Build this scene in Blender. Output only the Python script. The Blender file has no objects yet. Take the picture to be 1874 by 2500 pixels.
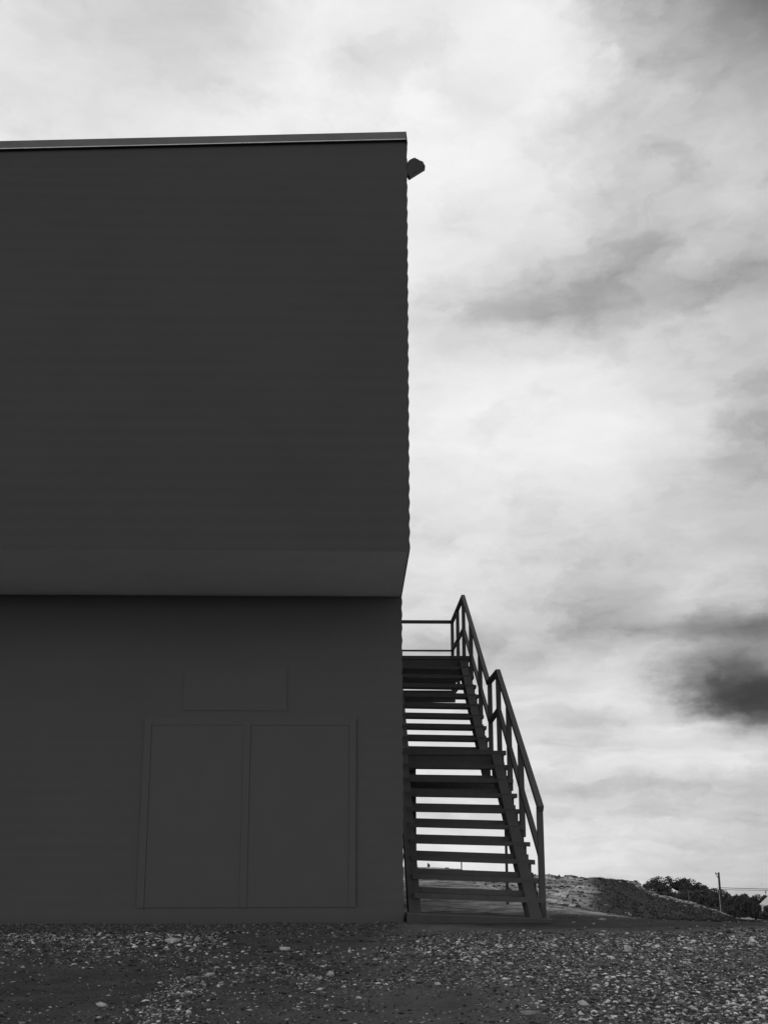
import bpy, bmesh, math, random
import numpy as np
from mathutils import Vector, Matrix
random.seed(7); RNG = np.random.default_rng(11)
SC = bpy.context.scene
COL = SC.collection

# ------------------------------------------------------------------ camera
cam = bpy.data.cameras.new('camera'); cam_o = bpy.data.objects.new('camera', cam); COL.objects.link(cam_o)
SC.camera = cam_o
FWD = Vector((0.026657, 0.98323223, 0.18039898)); RGT = Vector((0.99964043, -0.02674279, -0.00195703)); UPV = RGT.cross(FWD)
M = Matrix((RGT, UPV, -FWD)).transposed().to_4x4(); M.translation = (0, 0, 0.8)
cam_o.matrix_world = M
cam.sensor_fit = 'AUTO'; cam.sensor_width = 36; cam.lens = 2256.6/2500*36
cam.shift_y = (1636.55-1250)/2500; cam.shift_x = 0.0
cam.clip_start = 0.05; cam.clip_end = 6000

# ------------------------------------------------------------------ exposure
SC.view_settings.view_transform = 'Standard'; SC.view_settings.look = 'None'
SC.view_settings.exposure = 0.0; SC.view_settings.gamma = 1.0; SC.view_settings.use_curve_mapping = False

# ------------------------------------------------------------------ sky (broken grey overcast, by compass direction)
SUN_AZ, SUN_EL = math.radians(4.0), math.radians(42.0)
SKY_EL= [46, 44, 42, 40, 37.5, 35, 32.5, 31, 29.5, 28, 26.5, 24, 21.5, 19, 17, 15, 14.2, 13.6, 13.0, 12.5, 12.0, 11.5, 11.0, 10.5, 9.9, 9.3, 8.7, 8.1, 7.4, 6.6, 5.5, 4.3, 3.1, 1.8, 0.3, -1.5, -3.5]
SKY_V= [[224,221,218,215,213,211,210,209,215,221,228,234,237,236,235,233,232,233,233,233,236,237,232,228,217,197,190,183,172,153,131,115],[224,221,218,216,215,213,213,213,213,217,225,234,238,232,226,228,231,234,236,237,235,236,235,230,216,195,191,183,172,150,127,115],[222,220,220,220,218,216,215,216,219,222,225,230,234,235,237,241,244,242,230,226,228,234,237,234,227,221,203,190,180,169,156,141],[217,220,221,220,221,223,227,230,232,233,235,235,236,236,236,237,237,238,238,237,236,233,229,224,216,210,205,202,196,188,180,175],[232,233,235,236,237,238,239,239,240,240,240,240,239,239,239,239,239,238,236,235,234,232,229,222,213,206,202,200,200,202,200,198],[240,239,239,239,238,238,237,236,235,234,234,233,233,233,233,233,233,231,228,226,222,217,212,206,203,202,201,203,203,205,201,197],[233,232,231,229,228,228,227,226,226,225,225,224,224,224,224,224,224,221,215,207,200,194,190,184,181,180,189,201,202,194,192,200],[227,226,225,224,224,223,222,222,222,221,221,221,221,221,221,221,221,216,211,204,198,191,187,182,189,191,186,181,178,180,179,179],[223,222,221,221,220,220,221,222,223,223,224,224,224,224,225,225,225,219,212,208,214,215,218,218,216,213,210,208,203,199,194,188],[221,222,223,224,225,226,227,227,228,228,228,229,229,229,229,229,229,227,225,223,226,228,229,227,222,216,211,208,205,201,198,197],[227,228,228,229,230,231,231,232,232,232,233,233,233,233,233,233,233,235,236,235,233,234,235,235,230,225,219,213,207,203,201,202],[234,235,235,236,236,237,237,238,238,238,238,237,237,237,237,237,237,238,239,239,238,238,237,237,236,231,223,212,203,195,193,196],[236,235,235,234,234,233,233,232,232,231,230,230,229,229,229,229,229,228,228,229,230,230,231,232,230,224,217,203,190,182,179,180],[224,222,221,219,218,219,219,219,220,220,220,220,221,221,221,221,221,220,219,221,222,221,220,218,216,213,209,204,197,190,188,185],[222,222,223,223,224,224,225,225,225,224,224,224,224,224,224,224,224,222,221,218,215,212,210,209,207,206,204,202,199,196,196,195],[222,222,221,221,220,220,220,219,219,219,219,218,218,218,218,218,218,216,215,214,213,209,204,198,197,200,207,212,212,201,199,199],[220,219,219,218,218,218,217,217,216,216,216,216,215,215,215,215,215,214,213,212,211,208,203,195,194,198,208,218,220,204,203,202],[218,217,217,216,216,215,215,214,214,214,213,213,213,213,213,213,213,212,211,210,209,207,202,195,194,197,199,194,210,201,205,204],[216,215,214,214,213,213,212,212,211,211,211,211,211,210,210,210,210,209,207,207,206,205,198,191,187,187,181,160,185,178,184,191],[213,213,212,211,211,210,210,210,210,209,209,209,209,209,209,209,209,207,206,204,202,202,196,189,179,171,157,142,155,152,162,172],[211,210,210,210,209,209,209,209,208,208,208,208,208,208,208,208,208,206,204,201,197,197,196,196,193,182,157,136,124,120,130,141],[209,209,209,208,208,208,208,207,207,207,207,207,207,207,207,207,207,205,203,200,195,193,196,202,205,199,179,161,144,125,120,114],[208,208,207,207,207,206,206,206,206,206,206,205,205,205,205,205,205,204,203,199,194,188,197,207,210,198,175,159,151,140,137,132],[207,206,206,206,205,205,205,205,205,206,206,206,206,206,206,206,206,205,205,202,198,191,200,211,214,197,168,143,139,140,140,140],[205,205,206,206,206,206,206,207,207,207,207,207,207,207,207,207,207,208,209,209,207,202,206,213,212,198,160,125,121,134,140,140],[206,207,207,207,207,208,208,208,208,208,208,209,209,209,209,209,209,211,213,215,216,214,212,214,211,199,153,110,96,103,109,116],[208,208,209,209,210,210,211,211,212,212,212,212,213,213,213,213,213,215,217,219,221,220,219,220,216,205,158,102,75,71,77,84],[211,212,213,213,214,214,215,215,215,215,216,216,216,216,216,216,216,218,220,222,224,224,225,226,223,214,176,109,78,74,74,73],[216,216,216,217,217,217,218,218,218,218,218,218,219,219,219,219,219,219,220,221,221,221,221,220,220,217,199,140,95,85,82,78],[219,220,220,220,220,220,220,220,220,221,221,221,221,221,221,221,221,220,219,219,218,217,215,214,216,219,223,198,131,110,107,104],[222,222,222,222,222,222,222,222,222,222,222,222,223,223,223,223,223,221,219,217,215,212,208,209,213,220,218,211,210,198,191,184],[224,224,224,225,225,225,225,225,225,225,225,225,225,225,225,225,225,225,226,227,227,227,227,228,228,231,232,230,229,226,225,225],[221,221,221,221,221,221,221,220,220,220,220,220,220,220,220,220,220,219,217,216,214,211,206,203,202,201,201,201,199,198,200,201],[221,221,221,222,222,222,222,222,222,222,222,222,222,222,222,222,222,221,221,221,220,219,217,215,213,211,208,205,200,198,197,197],[225,225,225,225,225,225,225,225,225,225,225,225,225,225,225,225,225,225,225,225,224,224,225,226,225,215,212,209,206,204,204,204],[227,227,227,227,227,227,227,227,227,227,227,227,227,227,227,227,227,227,226,225,225,224,225,227,222,211,208,206,203,202,202,202],[222,222,222,223,223,223,223,223,223,223,223,223,223,223,223,223,223,222,220,219,217,215,214,212,209,206,203,200,198,197,196,196]]
BACK_LOW = 3.0; BACK_HIGH = .60; SUN_STRENGTH = 0.8
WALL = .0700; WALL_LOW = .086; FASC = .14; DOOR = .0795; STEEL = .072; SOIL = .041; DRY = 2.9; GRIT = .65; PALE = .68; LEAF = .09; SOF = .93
NSTONE = 250000; FRONT_RIB = .25
w = bpy.data.worlds.new('World'); SC.world = w; w.use_nodes = True
nt = w.node_tree; nt.nodes.clear()
def N(t, **k):
    n = nt.nodes.new(t)
    for a, b in k.items(): setattr(n, a, b)
    return n
def L(a, b): nt.links.new(a, b)
def math_(op, a, b=None, c=None, clamp=False):
    n = N('ShaderNodeMath', operation=op, use_clamp=clamp)
    for i, v in enumerate((a, b, c)):
        if v is None: continue
        if isinstance(v, (int, float)): n.inputs[i].default_value = v
        else: L(v, n.inputs[i])
    return n.outputs[0]
tc = N('ShaderNodeTexCoord'); D = tc.outputs['Generated']
# domain warp so that cloud edges curl
nz = N('ShaderNodeTexNoise'); nz.inputs['Scale'].default_value = 7.0; nz.inputs['Detail'].default_value = 6; nz.inputs['Roughness'].default_value = 0.58
mp = N('ShaderNodeMapping'); mp.inputs['Scale'].default_value = (1, 1, 1.9); L(D, mp.inputs['Vector']); L(mp.outputs[0], nz.inputs['Vector'])
wv = N('ShaderNodeVectorMath', operation='SUBTRACT'); L(nz.outputs['Color'], wv.inputs[0]); wv.inputs[1].default_value = (.5, .5, .5)
wm = N('ShaderNodeVectorMath', operation='MULTIPLY'); L(wv.outputs[0], wm.inputs[0]); wm.inputs[1].default_value = (.12, .0, .034)
nz2 = N('ShaderNodeTexNoise'); nz2.inputs['Scale'].default_value = 26; nz2.inputs['Detail'].default_value = 6; nz2.inputs['Roughness'].default_value = .62; L(mp.outputs[0], nz2.inputs['Vector'])
wv2 = N('ShaderNodeVectorMath', operation='SUBTRACT'); L(nz2.outputs['Color'], wv2.inputs[0]); wv2.inputs[1].default_value = (.5, .5, .5)
wm2 = N('ShaderNodeVectorMath', operation='MULTIPLY'); L(wv2.outputs[0], wm2.inputs[0]); wm2.inputs[1].default_value = (.05, .0, .018)
wa0 = N('ShaderNodeVectorMath', operation='ADD'); L(wm2.outputs[0], wa0.inputs[0]); L(wm.outputs[0], wa0.inputs[1])
wa = N('ShaderNodeVectorMath', operation='ADD'); L(D, wa.inputs[0]); L(wa0.outputs[0], wa.inputs[1])
wn = N('ShaderNodeVectorMath', operation='NORMALIZE'); L(wa.outputs[0], wn.inputs[0])
sx = N('ShaderNodeSeparateXYZ'); L(wn.outputs[0], sx.inputs[0])
az = math_('ARCTAN2', sx.outputs[0], sx.outputs[1])
az = math_('MULTIPLY', az, 57.29578)
el = math_('MULTIPLY', math_('ARCSINE', sx.outputs[2]), 57.29578)
AZ0, AZ1 = -24.0, 28.0
u = math_('DIVIDE', math_('SUBTRACT', az, AZ0), AZ1-AZ0, clamp=True)
def lin(v):
    v = v/255
    return ((v+.055)/1.055)**2.4 if v > .04045 else v/12.92
acc = None
order = list(range(len(SKY_EL)))[::-1]           # from the horizon up
prev = None
for r in order:
    cr = N('ShaderNodeValToRGB'); cr.color_ramp.interpolation = 'CARDINAL'
    e = cr.color_ramp.elements
    vals = [max(50, 216+(v-216)*(1.0 if v > 216 else 1.18 if v > 140 else 1.06)) for v in SKY_V[r]]
    e[0].position = 0; e[1].position = 1
    for k in range(1, len(vals)-1): e.new(k/(len(vals)-1))
    for k, v in enumerate(vals):
        g = lin(v); e[k].color = (g, g, g, 1)
    L(u, cr.inputs[0])
    if acc is None: acc = cr.outputs[0]
    else:
        mr = N('ShaderNodeMapRange', interpolation_type='LINEAR'); L(el, mr.inputs[0])
        mr.inputs[1].default_value = prev; mr.inputs[2].default_value = SKY_EL[r]
        mx = N('ShaderNodeMix', data_type='RGBA'); L(mr.outputs[0], mx.inputs[0]); L(acc, mx.inputs[6]); L(cr.outputs[0], mx.inputs[7])
        acc = mx.outputs[2]
    prev = SKY_EL[r]
bw = N('ShaderNodeRGBToBW'); L(acc, bw.inputs[0])
# soft detail: billows and streaks flattened towards the horizon
def fbm(scale, zs, det, rough, amp):
    m_ = N('ShaderNodeMapping'); m_.inputs['Scale'].default_value = (1, 1, zs); m_.inputs['Location'].default_value = (scale*.13, 0, scale*.31)
    m_.inputs['Rotation'].default_value = (0, .12, 0)
    L(wa.outputs[0], m_.inputs['Vector'])
    n_ = N('ShaderNodeTexNoise'); n_.inputs['Scale'].default_value = scale; n_.inputs['Detail'].default_value = det; n_.inputs['Roughness'].default_value = rough
    L(m_.outputs[0], n_.inputs['Vector'])
    return math_('MULTIPLY', math_('SUBTRACT', n_.outputs[0], .5), amp)
det = math_('ADD', fbm(5.0, 2.6, 7, .6, .34), fbm(14.0, 2.6, 8, .60, .22))
# small separate puffs with firmer edges
pm = N('ShaderNodeMapping'); pm.inputs['Scale'].default_value = (1, 1, 1.7); pm.inputs['Location'].default_value = (3.1, 0, 1.7); L(wa.outputs[0], pm.inputs['Vector'])
pn = N('ShaderNodeTexNoise'); pn.inputs['Scale'].default_value = 9.5; pn.inputs['Detail'].default_value = 8; pn.inputs['Roughness'].default_value = .56; L(pm.outputs[0], pn.inputs['Vector'])
pr = N('ShaderNodeMapRange', interpolation_type='SMOOTHSTEP'); L(pn.outputs[0], pr.inputs[0]); pr.inputs[1].default_value = .46; pr.inputs[2].default_value = .64; pr.inputs[3].default_value = .01; pr.inputs[4].default_value = -.095
det = math_('ADD', math_('ADD', det, pr.outputs[0]), 1.0)
s0 = N('ShaderNodeSeparateXYZ'); L(D, s0.inputs[0])
low = N('ShaderNodeMapRange'); L(s0.outputs[2], low.inputs[0]); low.inputs[1].default_value = .10; low.inputs[2].default_value = .24; low.inputs[3].default_value = 1.0; low.inputs[4].default_value = 0.0
det = math_('ADD', det, math_('MULTIPLY', fbm(5.5, 10.0, 6, .6, .36), low.outputs[0]))          # layered streaks near the horizon
# thicker cloud is rougher: the detail bites harder where the deck is dark
gain = math_('ADD', math_('MULTIPLY', math_('SUBTRACT', 1.0, bw.outputs[0]), 3.2), .35)
det = math_('MAXIMUM', math_('ADD', math_('MULTIPLY', math_('SUBTRACT', det, 1.0), gain), 1.0), .2)
cloud = math_('MINIMUM', math_('MULTIPLY', bw.outputs[0], det), .885)
# unseen sky behind and beside the camera is rescaled to shape the light
# added bright band low behind the camera, dimmer above, so the walls light evenly
rear = N('ShaderNodeMapRange', interpolation_type='SMOOTHSTEP'); L(s0.outputs[2], rear.inputs[0])
rear.inputs[1].default_value = .10; rear.inputs[2].default_value = .50; rear.inputs[3].default_value = BACK_LOW; rear.inputs[4].default_value = BACK_HIGH
rear = rear.outputs[0]
back = N('ShaderNodeMapRange', interpolation_type='SMOOTHSTEP'); L(s0.outputs[1], back.inputs[0])
back.inputs[1].default_value = 0.55; back.inputs[2].default_value = -0.35; back.inputs[3].default_value = 1.0; L(rear, back.inputs[4])
cloud = math_('MULTIPLY', cloud, back.outputs[0])
sky = N('ShaderNodeTexSky', sky_type='NISHITA'); sky.sun_disc = False; sky.sun_elevation = SUN_EL; sky.sun_rotation = SUN_AZ
skb = N('ShaderNodeRGBToBW'); L(sky.outputs[0], skb.inputs[0])
# the thin veil of clear sky behind the deck (4 %), the rest is cloud
tot = math_('ADD', math_('MULTIPLY', cloud, 10.0*.975), math_('MULTIPLY', skb.outputs[0], .03))
bg = N('ShaderNodeBackground'); bg.inputs['Strength'].default_value = 0.1; L(tot, bg.inputs['Color'])
wo = N('ShaderNodeOutputWorld'); L(bg.outputs[0], wo.inputs[0])

# ------------------------------------------------------------------ sun behind the cloud, above the roof line
sun = bpy.data.lights.new('sun', 'SUN'); sun.energy = SUN_STRENGTH; sun.angle = math.radians(24); sun.color = (1, .995, .985)
sun_o = bpy.data.objects.new('sun', sun); COL.objects.link(sun_o)
sd = Vector((math.sin(SUN_AZ)*math.cos(SUN_EL), math.cos(SUN_AZ)*math.cos(SUN_EL), math.sin(SUN_EL)))
sun_o.rotation_euler = (-sd).to_track_quat('-Z', 'Y').to_euler()

# ------------------------------------------------------------------ helpers
def mat(name, lo, hi=None, scale=8.0, rough=.9, spec=.15, bump=0., bscale=60., zs=1.0, attr=None, metal=0.):
    m = bpy.data.materials.new(name); m.use_nodes = True
    t = m.node_tree; b = t.nodes['Principled BSDF']
    b.inputs['Roughness'].default_value = rough; b.inputs['Specular IOR Level'].default_value = spec; b.inputs['Metallic'].default_value = metal
    hi = lo if hi is None else hi
    co = t.nodes.new('ShaderNodeTexCoord'); mp = t.nodes.new('ShaderNodeMapping'); mp.inputs['Scale'].default_value = (1, 1, zs)
    t.links.new(co.outputs['Object'], mp.inputs[0])
    n = t.nodes.new('ShaderNodeTexNoise'); n.inputs['Scale'].default_value = scale; n.inputs['Detail'].default_value = 6; n.inputs['Roughness'].default_value = .65
    t.links.new(mp.outputs[0], n.inputs['Vector'])
    r = t.nodes.new('ShaderNodeValToRGB'); e = r.color_ramp.elements
    e[0].position = .32; e[1].position = .68; e[0].color = (lo, lo, lo, 1); e[1].color = (hi, hi, hi, 1)
    t.links.new(n.outputs[0], r.inputs[0]); out = r.outputs[0]
    if attr:
        a = t.nodes.new('ShaderNodeAttribute'); a.attribute_name = attr
        mx = t.nodes.new('ShaderNodeMix'); mx.data_type = 'RGBA'; mx.blend_type = 'MULTIPLY'; mx.inputs[0].default_value = 1
        t.links.new(out, mx.inputs[6]); t.links.new(a.outputs['Fac'], mx.inputs[7]); out = mx.outputs[2]
    t.links.new(out, b.inputs['Base Color'])
    if bump:
        n2 = t.nodes.new('ShaderNodeTexNoise'); n2.inputs['Scale'].default_value = bscale; n2.inputs['Detail'].default_value = 5
        t.links.new(co.outputs['Object'], n2.inputs['Vector'])
        bp = t.nodes.new('ShaderNodeBump'); bp.inputs['Strength'].default_value = bump; bp.inputs['Distance'].default_value = .01
        t.links.new(n2.outputs[0], bp.inputs['Height']); t.links.new(bp.outputs[0], b.inputs['Normal'])
    return m
def obj(name, mesh, m, parent=None):
    if isinstance(mesh, bmesh.types.BMesh):
        me = bpy.data.meshes.new(name); mesh.normal_update(); mesh.to_mesh(me); mesh.free()
    else: me = mesh
    if m is not None:
        me.materials.clear(); me.materials.append(m)
    o = bpy.data.objects.new(name, me); COL.objects.link(o)
    if parent is not None:
        o.parent = parent; o.matrix_parent_inverse = Matrix.Translation(-parent.location) if parent.type == 'EMPTY' else Matrix()
    return o
def thing(name, loc, label, cat, group=None):
    o = bpy.data.objects.new(name, None); COL.objects.link(o); o.location = loc; o.empty_display_size = .2
    o['label'] = label; o['category'] = cat
    if group: o['group'] = group
    return o
def tag(o, label, cat, group=None, kind=None):
    if label: o['label'] = label
    if cat: o['category'] = cat
    if group: o['group'] = group
    if kind: o['kind'] = kind
    return o
def hexa(bm, c):                                  # 8 corners: bottom 4 ccw, top 4 ccw
    v = [bm.verts.new(p) for p in c]
    for f in ((3,2,1,0),(4,5,6,7),(0,1,5,4),(1,2,6,5),(2,3,7,6),(3,0,4,7)): bm.faces.new([v[i] for i in f])
def box(bm, x0, x1, y0, y1, z0, z1):
    hexa(bm, [(x0,y0,z0),(x1,y0,z0),(x1,y1,z0),(x0,y1,z0),(x0,y0,z1),(x1,y0,z1),(x1,y1,z1),(x0,y1,z1)])
def bar(bm, a, b, w, h):                          # rectangular member from a to b; w across, h in its own vertical plane
    a = Vector(a); b = Vector(b); d = (b-a).normalized()
    s = d.cross(Vector((0,0,1)))
    s = Vector((1,0,0)) if s.length < 1e-4 else s.normalized()
    u = s.cross(d).normalized(); s = s*w/2; u = u*h/2
    hexa(bm, [a-s-u, a+s-u, b+s-u, b-s-u, a-s+u, a+s+u, b+s+u, b-s+u])
def sl(bm, x0, x1, y0, y1, za, zb, t):            # sloping channel, vertical depth t, upper edge za -> zb
    hexa(bm, [(x0,y0,za-t),(x1,y0,za-t),(x1,y1,zb-t),(x0,y1,zb-t),(x0,y0,za),(x1,y0,za),(x1,y1,zb),(x0,y1,zb)])
def tube(bm, pts, r, n=6):
    rings = []
    for i, p in enumerate(pts):
        p = Vector(p); q = Vector(pts[min(i+1, len(pts)-1)]); o = Vector(pts[max(i-1, 0)]); d = (q-o).normalized()
        s = d.cross(Vector((0,0,1))); s = Vector((1,0,0)) if s.length < 1e-3 else s.normalized(); u = s.cross(d)
        rr = r[i] if isinstance(r, (list, tuple)) else r
        rings.append([bm.verts.new(p + s*rr*math.cos(6.28318*k/n) + u*rr*math.sin(6.28318*k/n)) for k in range(n)])
    for a, b in zip(rings, rings[1:]):
        for k in range(n): bm.faces.new((a[k], a[(k+1)%n], b[(k+1)%n], b[k]))
    bm.faces.new(rings[0][::-1]); bm.faces.new(rings[-1])
def raw_mesh(name, V, F, attr=None, smooth=False):   # V (n,3), F (m,3|4) numpy
    me = bpy.data.meshes.new(name); V = np.asarray(V, np.float32); F = np.asarray(F, np.int32)
    me.vertices.add(len(V)); me.vertices.foreach_set('co', V.ravel())
    me.loops.add(F.size); me.loops.foreach_set('vertex_index', F.ravel())
    me.polygons.add(len(F)); me.polygons.foreach_set('loop_start', np.arange(0, F.size, F.shape[1], dtype=np.int32))
    if smooth: me.polygons.foreach_set('use_smooth', np.ones(len(F), bool))
    me.update(calc_edges=True)
    for nm, a in (attr or {}).items():
        at = me.attributes.new(nm, 'FLOAT', 'POINT'); at.data.foreach_set('value', np.asarray(a, np.float32))
    return me
def sstep(a, b, x):
    t = np.clip((x-a)/(b-a), 0, 1); return t*t*(3-2*t)
def _h(i, j, s):
    n = (i*374761393 + j*668265263 + s*1442695041) & 0xffffffff
    n = ((n ^ (n >> 13))*1274126177) & 0xffffffff
    return ((n ^ (n >> 16)) & 0xffff)/65535.0
def vn(x, y, s=0):                                # value noise, -1..1
    x = np.asarray(x, float); y = np.asarray(y, float)
    i = np.floor(x).astype(np.int64); j = np.floor(y).astype(np.int64); fx = x-i; fy = y-j
    fx = fx*fx*(3-2*fx); fy = fy*fy*(3-2*fy)
    a = _h(i,j,s); b = _h(i+1,j,s); c = _h(i,j+1,s); d = _h(i+1,j+1,s)
    return ((a*(1-fx)+b*fx)*(1-fy)+(c*(1-fx)+d*fx)*fy)*2-1
def fb(x, y, f, o=4, s=0):
    r = 0; a = 1; t = 0
    for k in range(o): r = r + a*vn(x*f, y*f, s+k); t += a; a *= .55; f *= 2.03
    return r/t

# ------------------------------------------------------------------ ground
CR_X = np.array([-40,-10,0,2.5,4.5,6.0,6.24,6.67,6.94,7.42,7.77,8.34,8.77,9.2,9.59,10.15,10.58,11.0,11.44,12.17,14,60])
CR_Z = np.array([-.3,-.12,-.15,-.22,-.30,-.37,-.345,-.46,-.39,-.46,-.43,-.50,-.61,-.82,-1.0,-1.13,-1.23,-1.36,-1.51,-1.823,-1.95,-3.])
def terrain(X, Y):
    X = np.asarray(X, float); Y = np.asarray(Y, float)
    far = np.where(Y < 30, -.087*np.maximum(0, Y-9.2), -1.81-.0838*(Y-30))
    pad = np.where(Y < 30, -.087*np.maximum(0, Y-21), -.783-.0838*(Y-30)-.03*np.clip(Y-42, 0, 34.))
    k = sstep(2.0, 4.2, X)
    g = k*far+(1-k)*pad
    b30 = k*-1.81+(1-k)*-.783
    Xs = X+.36*np.clip(30-Y, 0, 16)*sstep(3.0, 6.5, X+.36*np.clip(30-Y, 0, 16))   # the right shoulder runs back obliquely
    m = np.maximum(0, np.interp(Xs, CR_X, CR_Z)-b30)
    g = g + m*sstep(15, 30, Y)*(1-sstep(30.3, 41, Y))
    # uneven dirt
    nearw = 1-sstep(8.2, 9.4, Y)
    g = g + fb(X, Y, .9, 3, 3)*.035*nearw + fb(X, Y, 3.1, 3, 9)*.014*(1-sstep(8.8, 9.2, Y)*.6)*(1-sstep(60, 90, Y))
    g = g + nearw*(.075*np.exp(-((Y-7.55)/.55)**2)*(1-sstep(-1.6, -.6, X)) - .06*np.exp(-((Y-6.1)/.8)**2-((X+2.0)/1.1)**2)
                   - .07*np.exp(-((Y-6.3)/.5)**2-((X+.05)/.5)**2) - .05*np.exp(-((Y-5.0)/.5)**2-((X-.35)/.4)**2)
                   + .05*np.exp(-((X+.72-.10*(Y-4.3))/.20)**2)*(1-sstep(5.6, 6.6, Y)))
    g = g + sstep(12, 18, Y)*(1-sstep(60, 90, Y))*sstep(2.2, 3.0, X)*(fb(X, Y, .7, 4, 21)*.045-.03*sstep(6,9,X))*(1-.75*sstep(27.5, 29.5, Y))
    g = g - .035*sstep(8.3, 8.8, Y)*0
    return g
def axis(segs):
    a = []
    for s, e, st in segs: a += list(np.arange(s, e, st))
    return np.array(a+[segs[-1][1]])
gx = axis(((-1500,-300,200),(-300,-60,30),(-60,-12,3),(-12,-4.6,.4),(-4.6,5.2,.035),(5.2,13.5,.09),(13.5,30,.7),(30,90,4),(90,160,4),(160,400,40),(400,2000,200)))
gy = axis(((-400,-40,60),(-40,0,5),(0,3.4,.4),(3.4,9.6,.035),(9.6,32,.12),(32,48,.8),(48,100,5),(100,340,10),(340,1000,60),(1000,3200,300)))
GX, GY = np.meshgrid(gx, gy); GZ = terrain(GX, GY)
def pale_mask(X, Y):                               # bare pale rubble soil (1) against dark soil and scrub (0)
    n = fb(X, Y, .35, 4, 40)*.9
    edge = np.interp(Y, [9, 10.5, 12, 14, 16, 20, 25, 30, 45], [2.2, 2.7, 3.1, 3.6, 4.2, 5.0, 6.0, 6.7, 7.5])
    a = (1-sstep(-.35, .55, X-edge+n))*sstep(9.9, 11.0, Y+n*.5)*(1-sstep(60, 90, Y))
    rim = sstep(8.0, 9.4, X)*(1-sstep(12.2, 13, X))*sstep(27.2+.0*X, 28.8, Y+n*.9)*(1-sstep(31.5, 34, Y))
    top = sstep(5, 6, X)*(1-sstep(9, 10, X))*sstep(29.2, 29.8, Y+n*.3)*(1-sstep(31.5, 34, Y))
    return np.clip(a+rim*.75+top*.6, 0, 1)
def gravel_mask(X, Y):                             # how much loose pale gravel lies on the near ground, 0..1
    n = fb(X, Y, .8, 4, 60)*.5
    d = .33+n*.55
    d = d + .75*np.exp(-((Y-7.6)/.5)**2)*(1-sstep(-1.5, -.7, X+n))        # berm on the left
    d = d + .50*np.exp(-((Y-7.3-.1*n)/.5)**2)*sstep(.1, .8, X)              # bright strip before the stairs
    d = d + .95*np.exp(-((X+.86+.10*(Y-4.3))/.10)**2)*(1-sstep(5.7, 6.2, Y)) # diagonal spill
    d = d + .25*np.exp(-((Y-5.9)/.8)**2-((X+.1)/.9)**2)
    d = d + .35*sstep(.5, 1.5, X)*(1-sstep(5.3, 6.3, Y))
    d = d - .45*np.exp(-((Y-5.6)/.9)**2-((X+1.75)/.75)**2) - .35*np.exp(-((Y-6.2)/.35)**2-((X-.05)/.35)**2) - .3*np.exp(-((Y-4.9)/.5)**2-((X-.3)/.3)**2)
    d = d - .7*np.exp(-((Y-7.75)/.42)**2-((X+.55)/.75)**2)
    d = 1.5*d-.17
    d = d*(1-sstep(7.9, 8.5+.0*X, Y+n*.6-.35*sstep(.4,1.2,-X)))
    return np.clip(d, 0, 1)
def dry_mask(X, Y):                                # lighter dusty dirt before the building, run under the overhang to offset its shade
    n = fb(X, Y, 1.1, 3, 90)*.35
    return 1-sstep(0, .7, Y+n-np.interp(X, [-9, .3, 1.2, 3, 9], [9.6, 9.3, 8.4, 8.2, 8.0]))
idx = np.arange(GX.size).reshape(GX.shape)
F = np.stack([idx[:-1,:-1], idx[:-1,1:], idx[1:,1:], idx[1:,:-1]], -1).reshape(-1, 4)
me = raw_mesh('ground', np.stack([GX, GY, GZ], -1).reshape(-1, 3), F, {'pale': pale_mask(GX, GY).ravel(), 'gravel': gravel_mask(GX, GY).ravel(), 'dry': dry_mask(GX, GY).ravel()}, True)
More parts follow.
